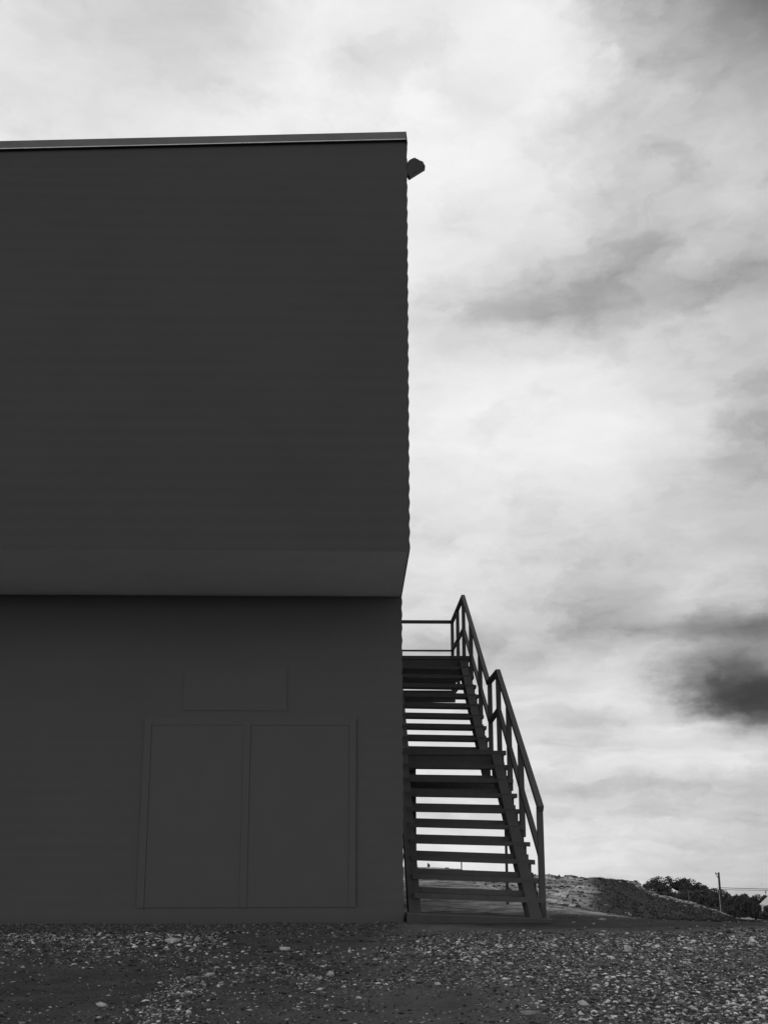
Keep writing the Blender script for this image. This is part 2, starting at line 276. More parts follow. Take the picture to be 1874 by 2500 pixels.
def ground_mat():
    m = bpy.data.materials.new('gravelly dirt'); m.use_nodes = True; t = m.node_tree; b = t.nodes['Principled BSDF']
    b.inputs['Roughness'].default_value = .95; b.inputs['Specular IOR Level'].default_value = .1
    co = t.nodes.new('ShaderNodeTexCoord')
    def noise(s, d, r=.6):
        n = t.nodes.new('ShaderNodeTexNoise'); n.inputs['Scale'].default_value = s; n.inputs['Detail'].default_value = d; n.inputs['Roughness'].default_value = r
        t.links.new(co.outputs['Object'], n.inputs['Vector']); return n.outputs[0]
    def ramp(i, p0, p1, v0, v1):
        r = t.nodes.new('ShaderNodeMapRange'); r.clamp = True; t.links.new(i, r.inputs[0])
        for k, v in enumerate((p0, p1, v0, v1)): r.inputs[k+1].default_value = v
        return r.outputs[0]
    def mth(op, a, b_):
        n = t.nodes.new('ShaderNodeMath'); n.operation = op
        for i, v in enumerate((a, b_)):
            if isinstance(v, (int, float)): n.inputs[i].default_value = v
            else: t.links.new(v, n.inputs[i])
        return n.outputs[0]
    def att(nm):
        a = t.nodes.new('ShaderNodeAttribute'); a.attribute_name = nm; return a.outputs['Fac']
    soil = mth('MULTIPLY', ramp(noise(3.0, 8, .65), .35, .7, SOIL*.75, SOIL*1.25), mth('ADD', mth('MULTIPLY', att('dry'), DRY-1.0), 1.0))
    # grit: small voronoi chips, a share of them pale
    vo = t.nodes.new('ShaderNodeTexVoronoi'); vo.inputs['Scale'].default_value = 75; t.links.new(co.outputs['Object'], vo.inputs['Vector'])
    sep = t.nodes.new('ShaderNodeSeparateColor'); t.links.new(vo.outputs['Color'], sep.inputs[0])
    chip = mth('MULTIPLY', ramp(sep.outputs[0], .62, 1.0, 0, GRIT), ramp(vo.outputs['Distance'], .25, .5, 1, 0))
    chip = mth('MULTIPLY', chip, ramp(noise(2.2, 5), .4, .62, .25, 1))
    near = mth('ADD', soil, mth('MULTIPLY', chip, mth('MULTIPLY', att('gravel'), 1.0)))
    clod = mth('MULTIPLY', ramp(noise(11, 6, .72), .50, .62, 0, .07), ramp(noise(1.7, 4), .42, .58, .15, 1))     # dry crumbs of lighter dirt
    fleck = mth('MULTIPLY', ramp(noise(48, 5, .7), .55, .68, 0, .16), ramp(noise(3.3, 4), .42, .6, .1, 1))
    near = mth('ADD', near, mth('MULTIPLY', mth('ADD', clod, fleck), mth('ADD', att('gravel'), .12)))
    # pale rubble of the mound: mottled blotches
    blot = ramp(noise(2.6, 10, .78), .40, .62, PALE*.22, PALE*1.15)
    b2 = ramp(noise(.75, 4, .6), .36, .6, .45, 1.15)
    blot = mth('MULTIPLY', blot, b2)
    mx = t.nodes.new('ShaderNodeMix'); mx.data_type = 'FLOAT'; t.links.new(att('pale'), mx.inputs[0]); t.links.new(near, mx.inputs[2]); t.links.new(blot, mx.inputs[3])
    t.links.new(mx.outputs[0], b.inputs['Base Color'])
    bp = t.nodes.new('ShaderNodeBump'); bp.inputs['Strength'].default_value = .9; bp.inputs['Distance'].default_value = .035
    t.links.new(mth('ADD', noise(24, 7, .75), mth('MULTIPLY', noise(4.5, 5), 2.0)), bp.inputs['Height']); t.links.new(bp.outputs[0], b.inputs['Normal'])
    return m
tag(obj('ground', me, ground_mat()), None, None, kind='structure')

# ---- loose gravel: real stones, too many to count
ICO = None
def ico():
    bm = bmesh.new(); bmesh.ops.create_icosphere(bm, subdivisions=1, radius=1)
    V = np.array([v.co[:] for v in bm.verts]); F_ = np.array([[v.index for v in f.verts] for f in bm.faces]); bm.free(); return V, F_
IV, IF = ico()
def stones(P, R, shade, flat=.62, jit=.42):
    n = len(P)
    V = IV[None]*(1+RNG.uniform(-jit, jit, (n, 12, 1)))
    V = V*np.stack([RNG.uniform(.8, 1.9, n), RNG.uniform(.6, 1.1, n), RNG.uniform(.3, .75, n)*flat/.62], -1)[:, None]
    a = RNG.uniform(0, 6.283, n); t = RNG.normal(0, .35, n)
    ca, sa, ct, st = np.cos(a), np.sin(a), np.cos(t), np.sin(t)
    x, y, z = V[..., 0], V[..., 1], V[..., 2]
    y, z = y*ct[:, None]-z*st[:, None], y*st[:, None]+z*ct[:, None]
    x, y = x*ca[:, None]-y*sa[:, None], x*sa[:, None]+y*ca[:, None]
    V = np.stack([x, y, z], -1)*R[:, None, None]+P[:, None]
    Fc = (IF[None]+(np.arange(n)*12)[:, None, None]).reshape(-1, 3)
    return V.reshape(-1, 3), Fc, np.repeat(shade, 12)
m_stone = mat('pale stone', .55, .95, 40, .9, .2, attr='shade')
def scatter_gravel(n):
    Y = 3.7+(8.75-3.7)*RNG.random(n)**1.0; X = (RNG.random(n)*2-1)*(.55*Y+.3)+.05*Y
    g = gravel_mask(X, Y); keep = RNG.random(n) < (.045+.62*g)*(1-sstep(8.35, 8.75, Y)*.9)
    X, Y, g = X[keep], Y[keep], g[keep]; n = len(X)
    R = np.exp(RNG.normal(math.log(.0036), .5, n))*(1+.55*sstep(.4, 1.6, X)*(1-sstep(5.2, 6.4, Y)))*(1+.5*sstep(5, 7.5, Y))
    u_ = RNG.random(n)
    sh = np.where(u_ < .60, RNG.uniform(.03, .11, n), np.where(u_ < .86, RNG.uniform(.14, .40, n), RNG.uniform(.45, .95, n)))
    sh = np.minimum(sh*(.8+.6*g), .95)
    R = np.minimum(R, .0135*(1+.5*sstep(5, 7.5, Y))); Z = terrain(X, Y)+R*.25
    # a thin litter of dull chips right up to the wall
    k = 5000; X2 = RNG.uniform(-4.2, .42, k); Y2 = RNG.uniform(8.3, 9.37, k); R2 = np.exp(RNG.normal(math.log(.0065), .45, k)); s2 = RNG.uniform(.06, .22, k)
    X = np.concatenate([X, X2]); Y = np.concatenate([Y, Y2]); Z = np.concatenate([Z, terrain(X2, Y2)+R2*.25]); R = np.concatenate([R, R2]); sh = np.concatenate([sh, s2])
    return stones(np.stack([X, Y, Z], -1), R, sh)
V, Fc, S = scatter_gravel(NSTONE)
tag(obj('gravel', raw_mesh('gravel', V, Fc, {'shade': S}), m_stone), 'loose pale and dark gravel strewn over the foreground dirt', 'gravel', kind='stuff')
# rubble along the crest and down the right shoulder of the mound
n = 4600
X = np.concatenate([RNG.uniform(8.2, 12.8, 2400), RNG.uniform(2.5, 9, 2200)])
Y = np.concatenate([29.2+RNG.normal(0, 1.1, 2400), RNG.uniform(13, 30.3, 2200)])
kp = (np.arange(n) < 2400) | (pale_mask(X, Y) > .5) | (RNG.random(n) < .05)
X, Y = X[kp], Y[kp]; n = len(X)
# (sparse small stones on the dark dirt beyond the gravel come last)
X2 = RNG.uniform(1.9, 12, 5200); Y2 = RNG.uniform(8.2, 22, 5200); k2 = RNG.random(5200) < .25+.5*(fb(X2, Y2, .8, 3, 77) > .1)
X = np.concatenate([X, X2[k2]]); Y = np.concatenate([Y, Y2[k2]]); n0 = n; n = len(X)
R = np.exp(RNG.normal(math.log(.034), .5, n)); sh = np.where(RNG.random(n) < .45, RNG.uniform(.1, .25, n), RNG.uniform(.3, .8, n)); R = np.minimum(R, .075); R[n0:] *= .35; sh[n0:] *= .42; sh[:n0] *= .8
V, Fc, S = stones(np.stack([X, Y, terrain(X, Y)+R*.2], -1), R, sh)
tag(obj('rubble', raw_mesh('rubble', V, Fc, {'shade': S}), m_stone), 'broken pale rubble along the crest of the dirt mound', 'rubble', kind='stuff')
# separate larger stones one can pick out in the foreground
big = [(-.93,6.02,.028,.62,'egg-shaped white stone beside the pale diagonal spill of gravel'),
       (-1.03,5.88,.020,.5,'small white stone just left of the egg-shaped white stone'),
       (-2.02,4.75,.026,.4,'flat grey stone alone on the dark dirt, nearest the left edge of the picture'),
       (-1.22,4.66,.026,.62,'oblong white stone low in the dark dirt, left of the gravel spill'),
       (-.55,7.22,.045,.6,'large pale stone on the dark strip below the double doors'),
       (-1.42,7.3,.045,.5,'large pale stone at the right end of the gravel berm'),
       (-.19,6.35,.035,.6,'white upright stone on the left lip of the dark hollow'),
       (.45,5.45,.022,.55,'white stone at the near right edge of the dark hollow'),
       (1.08,4.62,.030,.58,'white lozenge-shaped stone among the gravel at lower right'),
       (.78,4.45,.032,.3,'broad greyish stone near the bottom edge of the gravel'),
       (1.62,4.68,.034,.6,'large white stone with a notched top at lower right'),
       (1.95,6.9,.045,.5,'pale slab lying in the bright gravel strip, right of the stairs'),
       (.93,7.35,.05,.45,'pale flat stone in the gravel strip straight before the stair foot'),
       (-2.55,5.35,.028,.45,'pale stone in the small cluster at the far left of the dirt')]
for (x, y, r, s, lab) in big:
    V, Fc, S = stones(np.array([[0, 0, 0.]]), np.array([r*.85]), np.array([s]), jit=.38)
    o = obj('stone', raw_mesh('stone', V, Fc, {'shade': S}), m_stone); o.location = (x, y, float(terrain(x, y))+r*.3)
    tag(o, lab, 'stone', 'larger stones lying in the foreground gravel')
# dark scrub on the right face of the mound
m_scrub = mat('dark scrub', .05, .065, 3)
n = 5200
X = RNG.uniform(3.5, 13.5, n); Y = RNG.uniform(13, 31, n); kp = (pale_mask(X, Y) < .35) & (X < 12.0) & ~((X > 8.5) & (Y > 27))
X, Y = X[kp], Y[kp]; n = len(X); q = 5
a = RNG.uniform(0, 6.283, (n, q)); h = RNG.uniform(.02, .07, (n, q)); r0 = RNG.uniform(0, .10, (n, q)); wd = RNG.uniform(.008, .02, (n, q))
bx = X[:, None]+np.cos(a)*r0; by = Y[:, None]+np.sin(a)*r0; bz = terrain(bx, by)-.01; a2 = a+1.57
le = RNG.uniform(-.05, .05, (n, q))
P0 = np.stack([bx-np.cos(a2)*wd, by-np.sin(a2)*wd, bz], -1); P1 = np.stack([bx+np.cos(a2)*wd, by+np.sin(a2)*wd, bz], -1); P2 = np.stack([bx+le, by+le*.5, bz+h], -1)
V = np.stack([P0, P1, P2], 2).reshape(-1, 3)
tag(obj('scrub', raw_mesh('scrub', V, np.arange(len(V)).reshape(-1, 3)), m_scrub), 'low dark scrub covering the right face of the mound', 'scrub', kind='stuff')

# ------------------------------------------------------------------ building
m_clad = mat('dark corrugated cladding', WALL*.96, WALL*1.04, 1.2, .85, .08)
m_low = mat('lower cladding lightened for shade', WALL_LOW*.97, WALL_LOW*1.03, 1.2, .85, .08)  # same cladding, base colour raised to offset the shade below the overhang
m_fas = mat('grey roof flashing', FASC*.82, FASC*1.12, 2.2, .75, .2, bump=.1, bscale=20)
m_lip = mat('drip edge painted highlight', .6, .8, 9, .6, .3)  # pale colour stands in for sky light caught along the roof edge
m_door = mat('dark painted door', DOOR*.97, DOOR*1.03, 3, .6, .15)
m_roof = mat('roof sheet', .12, .16, 2, .7)
m_sof = mat('soffit lightened against shade', SOF*.95, SOF*1.05, 2, .9)  # near-white base colour makes up for the shade on this underside
ZO = 3.309; XW = .4435; YU = 7.851; YL = 9.389; XB = -11.0; YB = 20.5
def roofz(x): return 7.432+.0475*(x-.436)
PER = .138; AMP = .0042
def ribs(name, y0, z0, z1, zref, parent, m, clamp=False, skip_top=True):
    zs = []; z = z0; k = 0
    step = PER/6
    first = math.ceil((z0-zref)/step)*step+zref
    zs = [z0]+[first+i*step for i in range(int((z1-first)/step)+1)]+[z1]
    zs = [a for i, a in enumerate(zs) if i == 0 or a-zs[i-1] > 1e-4]
    bm = bmesh.new(); rows = []
    for z in zs:
        d = AMP*math.cos(2*math.pi*(z-zref)/PER)
        fr = d*FRONT_RIB
        pts = []
        for (x, y, sx_, sy_) in ((XB, y0, -1, -1), (XW, y0, 1, -1), (XW, YB, 1, 1), (XB, YB, -1, 1)):
            zz = min(z, roofz(x)+.02) if clamp else z
            pts.append(bm.verts.new((x+sx_*d, y+sy_*(fr if sy_ < 0 else d), zz)))
        rows.append(pts)
    for a, b in zip(rows, rows[1:]):
        for k in range(4):
            q = (a[k], a[(k+1)%4], b[(k+1)%4], b[k])
            try:
                bm.faces.new(q)
            except ValueError: pass
    bmesh.ops.dissolve_degenerate(bm, dist=1e-5, edges=bm.edges[:])
    return obj(name, bm, m, parent)
bld = thing('building', (-5, 13, 0), 'tall dark corrugated metal building with an overhanging upper storey and double doors', 'building')
ribs('upper_wall', YU, ZO, 7.470, 3.352, bld, m_clad, True)
ribs('lower_wall', YL, -.3, ZO-.004, 2.70, bld, m_low)
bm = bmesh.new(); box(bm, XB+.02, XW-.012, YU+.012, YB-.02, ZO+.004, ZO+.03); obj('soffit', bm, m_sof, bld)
# roof slab and front flashing following the fall of the roof
bm = bmesh.new(); t_ = .05
hexa(bm, [(XB,YU-.02,roofz(XB)+.025),(XW-.01,YU-.02,roofz(XW)+.025),(XW-.01,YB,roofz(XW)+.025),(XB,YB,roofz(XB)+.025),(XB,YU-.02,roofz(XB)+t_),(XW-.01,YU-.02,roofz(XW)+t_),(XW-.01,YB,roofz(XW)+t_),(XB,YB,roofz(XB)+t_)])
rf = obj('roof', bm, m_roof, bld)
bm = bmesh.new()
def strip(bm, xa, xb, ya, yb, lo, hi):
    hexa(bm, [(xa,ya,roofz(xa)+lo),(xb,ya,roofz(xb)+lo),(xb,yb,roofz(xb)+lo),(xa,yb,roofz(xa)+lo),(xa,ya,roofz(xa)+hi),(xb,ya,roofz(xb)+hi),(xb,yb,roofz(xb)+hi),(xa,yb,roofz(xa)+hi)])
edges = [XB, -9.2, -6.9, -4.6, -2.30, -.03, .432]
for xa, xb in zip(edges, edges[1:]):
    if xb > xa: strip(bm, xa, xb, YU-.030, YU-.022, 0, .086)
fa = obj('fascia', bm, m_fas, rf)
bm = bmesh.new(); strip(bm, XB, .432, YU-.036, YU-.0305, -.003, .004); obj('drip_edge', bm, m_lip, rf)
bm = bmesh.new()                                          # dark folded end cap at the corner
hexa(bm, [(.433,YU-.028,roofz(.43)-.01),(.449,YU-.026,roofz(.43)-.03),(.449,YU+.1,roofz(.43)-.03),(.433,YU+.1,roofz(.43)),(.430,YU-.030,roofz(.43)+.088),(.437,YU-.026,roofz(.43)+.088),(.437,YU+.1,roofz(.43)+.088),(.430,YU+.1,roofz(.43)+.088)])
obj('corner_cap', bm, m_clad, rf)
# double doors
bm = bmesh.new()
for a in ((-2.17,-2.10,.15,2.02),(-1.17,-1.10,.15,1.95),(-.10,-.03,.15,2.02)): box(bm, a[0], a[1], YL-.020, YL, a[2], a[3])
box(bm, -2.10, -.10, YL-.019, YL, 1.95, 2.02); fr = obj('door_frame', bm, m_door, bld)
for (x0, x1) in ((-2.0985, -1.1715), (-1.0985, -.1015)):
    bm = bmesh.new(); box(bm, x0, x1, YL-.014, YL-.002, .152, 1.9485)
    obj('door', bm, m_door, bld)
bm = bmesh.new(); box(bm, -1.79, -.74, YL-.008, YL, 2.10, 2.53); obj('transom_panel', bm, m_door, bld)
bm = bmesh.new(); box(bm, XW-.01, XW+.03, 16.6, 17.5, 3.93, 5.95); dd = obj('door', bm, m_door, bld)
bm = bmesh.new(); tube(bm, [(XW+.03, 16.72, 4.9), (XW+.08, 16.72, 4.9), (XW+.08, 16.84, 4.9)], .01, 6); obj('handle', bm, m_door, dd)

# floodlight bracketed to the side wall near the top corner
m_black = mat('black metal', .05, .06, 5, .7, .1)
m_lens = mat('floodlight glass', .10, .16, 30, .3, .4)
fl = thing('floodlight', (XW, 7.95, 7.15), 'small black floodlight tilted outward on the top corner of the building', 'floodlight')
def prism(bm, prof, y0, y1):
    a = [bm.verts.new((x, y0, z)) for x, z in prof]; b = [bm.verts.new((x, y1, z)) for x, z in prof]; n = len(a)
    bm.faces.new(a); bm.faces.new(b[::-1])
    for i in range(n): bm.faces.new((a[i], b[i], b[(i+1)%n], a[(i+1)%n]))
bm = bmesh.new(); s_ = 1.0
prism(bm, [(.462,7.060),(.620,7.171),(.606,7.198),(.594,7.225),(.583,7.222),(.572,7.232),(.558,7.231),(.557,7.243),(.541,7.244),(.520,7.262),(.502,7.256),(.480,7.244),(.462,7.229),(.447,7.208),(.451,7.18),(.449,7.150),(.440,7.113)][::-1], 7.851, 7.915)
bmesh.ops.bevel(bm, geom=bm.edges[:], offset=.002, segments=1, affect='EDGES'); obj('housing', bm, m_black, fl)
bm = bmesh.new(); hexa(bm, [(.470,7.857,7.061),(.612,7.857,7.1625),(.612,7.909,7.1625),(.470,7.909,7.061),(.466,7.857,7.068),(.608,7.857,7.168),(.608,7.909,7.168),(.466,7.909,7.068)]); obj('lens', bm, m_lens, fl)
bm = bmesh.new(); box(bm, XW-.004, XW+.005, 7.858, 7.93, 7.10, 7.21); box(bm, XW, .475, 7.86, 7.868, 7.192, 7.208); box(bm, XW, .475, 7.90, 7.908, 7.192, 7.208)
box(bm, XW, .47, 7.86, 7.868, 7.135, 7.158); box(bm, XW, .462, 7.86, 7.868, 7.108, 7.122); obj('bracket', bm, m_black, fl)
# ------------------------------------------------------------------ outside staircase
m_steel = mat('painted steel', STEEL*.93, STEEL*1.07, 6, .75, .12, bump=.05)
m_foot = mat('dark concrete footing', .055, .07, 6)
m_tread = mat('worn tread board', STEEL*.95, STEEL*1.2, 9, .85, .1)
st = thing('staircase', (1.2, 9.5, 0), 'dark open-tread steel staircase climbing the side wall of the building in two flights', 'staircase')
TZ = {1:(.264,.222),2:(.445,.404),3:(.630,.592),4:(.808,.779),5:(.993,.964),6:(1.176,1.155),7:(1.365,1.347),8:(1.552,1.538),9:(1.742,1.730)}
def tread(bm, y, zl, zr, x0, x1, dep=.243, th=.05, kick=.055):
    s = (zr-zl)/(1.67-.63); za = zl+s*(x0-.63); zb = zr+s*(x1-1.67)
    hexa(bm, [(x0,y,za-th),(x1,y,zb-th),(x1,y+dep-.01,zb-th),(x0,y+dep-.01,za-th),(x0,y,za),(x1,y,zb),(x1,y+dep-.01,zb),(x0,y+dep-.01,za)])
    zb2 = zb if x1 < 1.87 else zr+s*(1.87-1.67); x2 = min(x1, 1.87)
    hexa(bm, [(x0,y+dep-.007,za-th*.6),(x2,y+dep-.007,zb2-th*.6),(x2,y+dep,zb2-th*.6),(x0,y+dep,za-th*.6),(x0,y+dep-.007,za+kick),(x2,y+dep-.007,zb2+kick),(x2,y+dep,zb2+kick),(x0,y+dep,za+kick)])
for i in range(1, 10):
    bm = bmesh.new(); tread(bm, 9.36+.2535*i, *TZ[i], .56, 1.897); obj('tread', bm, m_tread, st)
for k in range(1, 10):
    z = 1.875+.1995*k-.012; bm = bmesh.new(); tread(bm, 12.72+.272*k, z+.010, z-.006, .62, 1.88, .262); obj('tread', bm, m_tread, st)
bm = bmesh.new(); hexa(bm, [(.47,9.26,-.1),(1.90,9.26,-.1),(1.90,9.62,-.1),(.47,9.62,-.1),(.47,9.26,.09),(1.90,9.26,.03),(1.90,9.6,.03),(.47,9.6,.09)]); obj('footing', bm, m_foot, st)
def nose(y): return .7554*y-7.056
def nose2(y): return 1.875+.1995*(y-12.72)/.272
for (x0, x1) in ((.50,.625), (1.702,1.82)):
    bm = bmesh.new(); sl(bm, x0, x1, 9.36, 11.86, nose(9.36)-.02, nose(11.86)-.02, .25)
    if x0 < 1: bm2 = bm
    obj('stringer', bm, m_steel, st)
for (x0, x1) in ((.58,.70), (1.70,1.82)):
    bm = bmesh.new(); sl(bm, x0, x1, 12.80, 15.38, nose2(12.80)-.03, nose2(15.38)-.03, .25); obj('stringer', bm, m_steel, st)
# outer tread brackets: the stepped edge seen beyond the right stringer
for i in range(1, 10):
    y = 9.36+.2535*i; bm = bmesh.new(); box(bm, 1.823, 1.872, y+.10, y+.225, TZ[i][1]-.16, TZ[i][1]-.052); obj('tread_bracket', bm, m_steel, st)
for k in range(1, 10):
    y = 12.72+.272*k; z = 1.875+.1995*k; bm = bmesh.new(); box(bm, 1.823, 1.868, y+.10, y+.24, z-.19, z-.072); obj('tread_bracket', bm, m_steel, st)
# middle landing
bm = bmesh.new(); box(bm, .50, 1.90, 11.90, 12.86, 1.878, 1.933); ld = obj('landing', bm, m_tread, st)
bm = bmesh.new(); box(bm, .50, 1.873, 11.93, 11.99, 1.706, 1.876); obj('landing_beam', bm, m_steel, st)
bm = bmesh.new(); box(bm, .50, 1.86, 12.80, 12.86, 1.80, 1.876); obj('landing_beam', bm, m_steel, st)
bm = bmesh.new(); box(bm, .50, 1.872, 12.74, 12.79, 1.455, 1.60); obj('cross_beam', bm, m_steel, st)
bm = bmesh.new(); box(bm, .655, .735, 11.99, 12.07, -.1, 1.70); obj('support_post', bm, m_steel, st)
bm = bmesh.new(); box(bm, 1.862, 1.893, 11.95, 11.98, -.1, 1.70); obj('support_post', bm, m_steel, st)
# top landing
bm = bmesh.new(); box(bm, .47, 1.90, 15.42, 18.40, 3.825, 3.885); obj('landing', bm, m_tread, st)
bm = bmesh.new(); box(bm, .47, 1.86, 15.44, 15.50, 3.66, 3.823); obj('landing_beam', bm, m_steel, st)
bm = bmesh.new(); box(bm, .47, 1.893, 17.98, 18.04, 3.465, 3.70); obj('cross_beam', bm, m_steel, st)
bm = bmesh.new(); bar(bm, (1.82,18.01,3.60), (1.99,18.01,3.83), .05, .085); obj('knee_brace', bm, m_steel, st)
# guard rail: posts, hand rail, mid rail
PX = 1.873
def rail_top(y):
    if y < 12.27: return 1.167+(3.068-1.167)*(y-9.626)/(12.27-9.626)
    if y < 13.16: return 3.068
    if y < 16.214: return 3.068+(5.168-3.068)*(y-13.16)/(16.214-13.16)
    return 5.168
posts = [(9.626,.01),(10.665,nose(10.7)-.2),(11.45,nose(11.45)-.2),(12.24,1.72),(13.04,1.80),(14.05,nose2(14.05)-.2),(15.13,nose2(15.13)-.2),(16.16,3.70),(17.14,3.70),(18.16,3.70)]
for i, (y, z) in enumerate(posts):
    bm = bmesh.new(); zt = rail_top(y)-.03
    box(bm, PX-.03, PX+.03, y, y+.06, z, zt)
    if i == 0: box(bm, PX-.07, PX+.07, y-.04, y+.10, -.02, .03)
    obj('post', bm, m_steel, st)
def path_rail(name, off, w, h, pts):
    bm = bmesh.new()
    for a, b in zip(pts, pts[1:]):
        a = Vector(a); b = Vector(b); d = (b-a).normalized()
        bar(bm, a-d*.012, b+d*.012, w, h)
    return obj(name, bm, m_steel, st)
c = .030
path_rail('handrail', 0, .06, .06, [(PX,9.60,1.14-c+.01),(PX,12.27,3.068-c),(PX,13.19,3.068-c),(PX,16.2,5.168-c),(PX,18.20,5.168-c),(.45,18.20,5.168-c)])
path_rail('mid_rail', 0, .05, .055, [(PX,9.66,.645-.02),(PX,12.27,2.52),(PX,13.10,2.46),(PX,16.2,4.53),(PX,18.19,4.56)])
bm = bmesh.new(); box(bm, .45, PX, 18.17, 18.20, 4.525, 4.557); obj('mid_rail', bm, m_steel, st)

# ------------------------------------------------------------------ things beyond the mound
m_post = mat('weathered post', .12, .2, 4, .9)
m_postd = mat('dark post', .05, .07, 4, .9)
m_pole = mat('tarred pole', .055, .08, 3, .9)
m_pale = mat('galvanised conduit', .3, .4, 3, .6)
m_white = mat('white paint', .75, .85, 1.5, .7)
m_grey = mat('pale panel', .45, .6, 1.5, .7)
def gz(x, y): return float(terrain(x, y))
for (x, y, zt, r, mm, lab) in ((3.30,45,-.30,.035,m_postd,'short dark fence post with a torn scrap hanging from it, seen under the fourth tread'),
                            (4.90,45,-.258,.035,m_postd,'short plain fence post on the skyline, seen through the middle of the stairs'),
                            (13.917,45,-1.49,.035,m_post,'thin pale fence post below the far trees, left of the pair'),
                            (14.20,45,-1.60,.03,m_post,'shorter thin pale fence post just right of its neighbour below the far trees'),
                            (15.748,45,-1.611,.035,m_post,'thin pale fence post midway between the mound crest and the utility pole')):
    g = gz(x, y)-.3
    bm = bmesh.new(); tube(bm, [(0,0,0), (.005,0,(zt-g)*.5), (0,0,zt-g)], [r*1.1, r, r*.95], 7)
    o = obj('fence_post', bm, mm); o.location = (x, y, g); tag(o, lab, 'fence post', 'fence posts beyond the mound')
    if x == 3.30:
        bm = bmesh.new(); v = [bm.verts.new((x_, y_, zt-g+z_)) for y_ in (-.008, .008) for x_, z_ in ((.02,-.02),(.12,-.09),(.07,-.16),(.105,-.24),(.05,-.33),(.02,-.38))]
        bm.faces.new(v[:6]); bm.faces.new(v[6:][::-1])
        for k in range(6): bm.faces.new((v[k], v[6+k], v[6+(k+1)%6], v[(k+1)%6]))
        obj('scrap', bm, mm, o)
# utility poles and wires
def pole(x, y, zt, lab, h=None):
    g = gz(x, y)-.2; t = thing('utility_pole', (x, y, g), lab, 'utility pole', 'utility poles carrying the wire')
    bm = bmesh.new(); tube(bm, [(x,y,g), (x-.03,y,(g+zt)/2), (x-.06,y,zt)], [.19,.15,.115], 9); obj('pole', bm, m_pole, t)
    bm = bmesh.new(); bar(bm, (x-.55,y-.15,zt-.13), (x,y-.15,zt-.18), .09, .09); bar(bm, (x-.52,y-.15,zt-.13), (x-.06,y-.15,zt-.95), .07, .07); obj('cross_arm', bm, m_pole, t)
    for dx in (-.50, -.1):
        bm = bmesh.new(); tube(bm, [(x+dx,y-.15,zt-.1), (x+dx,y-.15,zt+.04)], [.04,.05], 6); obj('insulator', bm, m_pole, t)
    bm = bmesh.new(); tube(bm, [(x-.16,y-.12,zt-2.2), (x-.2,y-.12,zt-2.9), (x-.12,y-.18,g+.1)], .045, 6); obj('conduit', bm, m_pale, t)
    return t
pole(46.1, 120, -3.392, 'dark utility pole with a short braced arm, rising at the right over the far trees')
pole(60.5, 200, -9.6, 'second utility pole almost hidden behind the crest of the mound')
pole(68.0, 121, -3.9, 'utility pole beyond the right edge of the picture')
m_wire = mat('wire', .05, .07, 1, .8)
for (z0, dz, rr) in ((-5.29, .0, .035), (-5.52, .06, .028)):
    bm = bmesh.new(); A = Vector((60.4,199.8,-9.9+dz)); B = Vector((46.05,119.8,z0)); Cc = Vector((67.9,120.8,z0-.35))
    pts = [A.lerp(B, k/10)-Vector((0,0,.5*4*(k/10)*(1-k/10))) for k in range(11)]+[B.lerp(Cc, k/12)-Vector((0,0,.12*4*(k/12)*(1-k/12)*(1 if dz == 0 else .4))) for k in range(1, 13)]
    tube(bm, pts, rr, 5)
    tag(obj('wire', bm, m_wire), 'upper overhead wire passing the utility pole' if dz == 0 else 'lower overhead wire, slacker, just under the upper one', 'wire', 'overhead wires')
# far low wall, hut and white house
bm = bmesh.new(); bar(bm, (116.9,289,-23.05), (121.0,289,-23.35), .3, .42); o1 = tag(obj('low_wall', bm, m_white), 'longer piece of white low wall in the valley, left of the gap', 'wall', 'white low walls in the valley')
bm = bmesh.new(); bar(bm, (121.9,289,-23.45), (123.9,289,-23.75), .3, .34); tag(obj('low_wall', bm, m_white), 'shorter piece of white low wall in the valley, right of the gap', 'wall', 'white low walls in the valley')
bm = bmesh.new(); box(bm, 119.1, 120.4, 290, 290.4, -23.1, -22.85); tag(obj('bench', bm, m_grey), 'pale bench-like slab just behind the white low wall', 'slab')
hut = thing('hut', (124.1, 288, gz(124.1,288)), 'small pale box hut left of the white gabled house', 'hut')
bm = bmesh.new(); box(bm, 123.45, 124.85, 287, 289, gz(124,288)-.3, -19.45); obj('wall', bm, m_grey, hut)
bm = bmesh.new(); box(bm, 123.35, 124.95, 286.9, 289.1, -19.448, -19.30); obj('roof', bm, m_grey, hut)
bm = bmesh.new(); box(bm, 123.9, 124.5, 286.96, 286.998, -20.3, -19.6); obj('window', bm, m_black, hut)
HX = 1.2
hs = thing('house', (131.2, 290, gz(130,290)), 'white house with a pitched roof, cut by the right edge of the picture', 'house')
bm = bmesh.new(); box(bm, 125.9+HX, 134.2+HX, 287, 296, gz(130,290)-.5, -19.9); obj('wall', bm, m_white, hs)
bm = bmesh.new()
for q in (((124.9,-19.35),(130.05,-14.9)), ((135.2,-19.35),(130.05,-14.9))):
    (xa, za), (xb, zb) = q
    xa += HX; xb += HX
    hexa(bm, [(xa,286.5,za-.3),(xb,286.5,zb-.3),(xb,296.5,zb-.3),(xa,296.5,za-.3),(xa,286.5,za),(xb,286.5,zb),(xb,296.5,zb),(xa,296.5,za)])
rf = obj('roof', bm, m_grey, hs)
bm = bmesh.new(); v = [bm.verts.new(p) for p in ((125.3+HX,286.8,-19.4),(134.8+HX,286.8,-19.4),(130.05+HX,286.8,-15.2),(125.3+HX,287.1,-19.4),(134.8+HX,287.1,-19.4),(130.05+HX,287.1,-15.2))]
for f in ((0,1,2),(5,4,3),(0,3,4,1),(1,4,5,2),(2,5,3,0)): bm.faces.new([v[i] for i in f])
obj('gable', bm, m_white, hs)
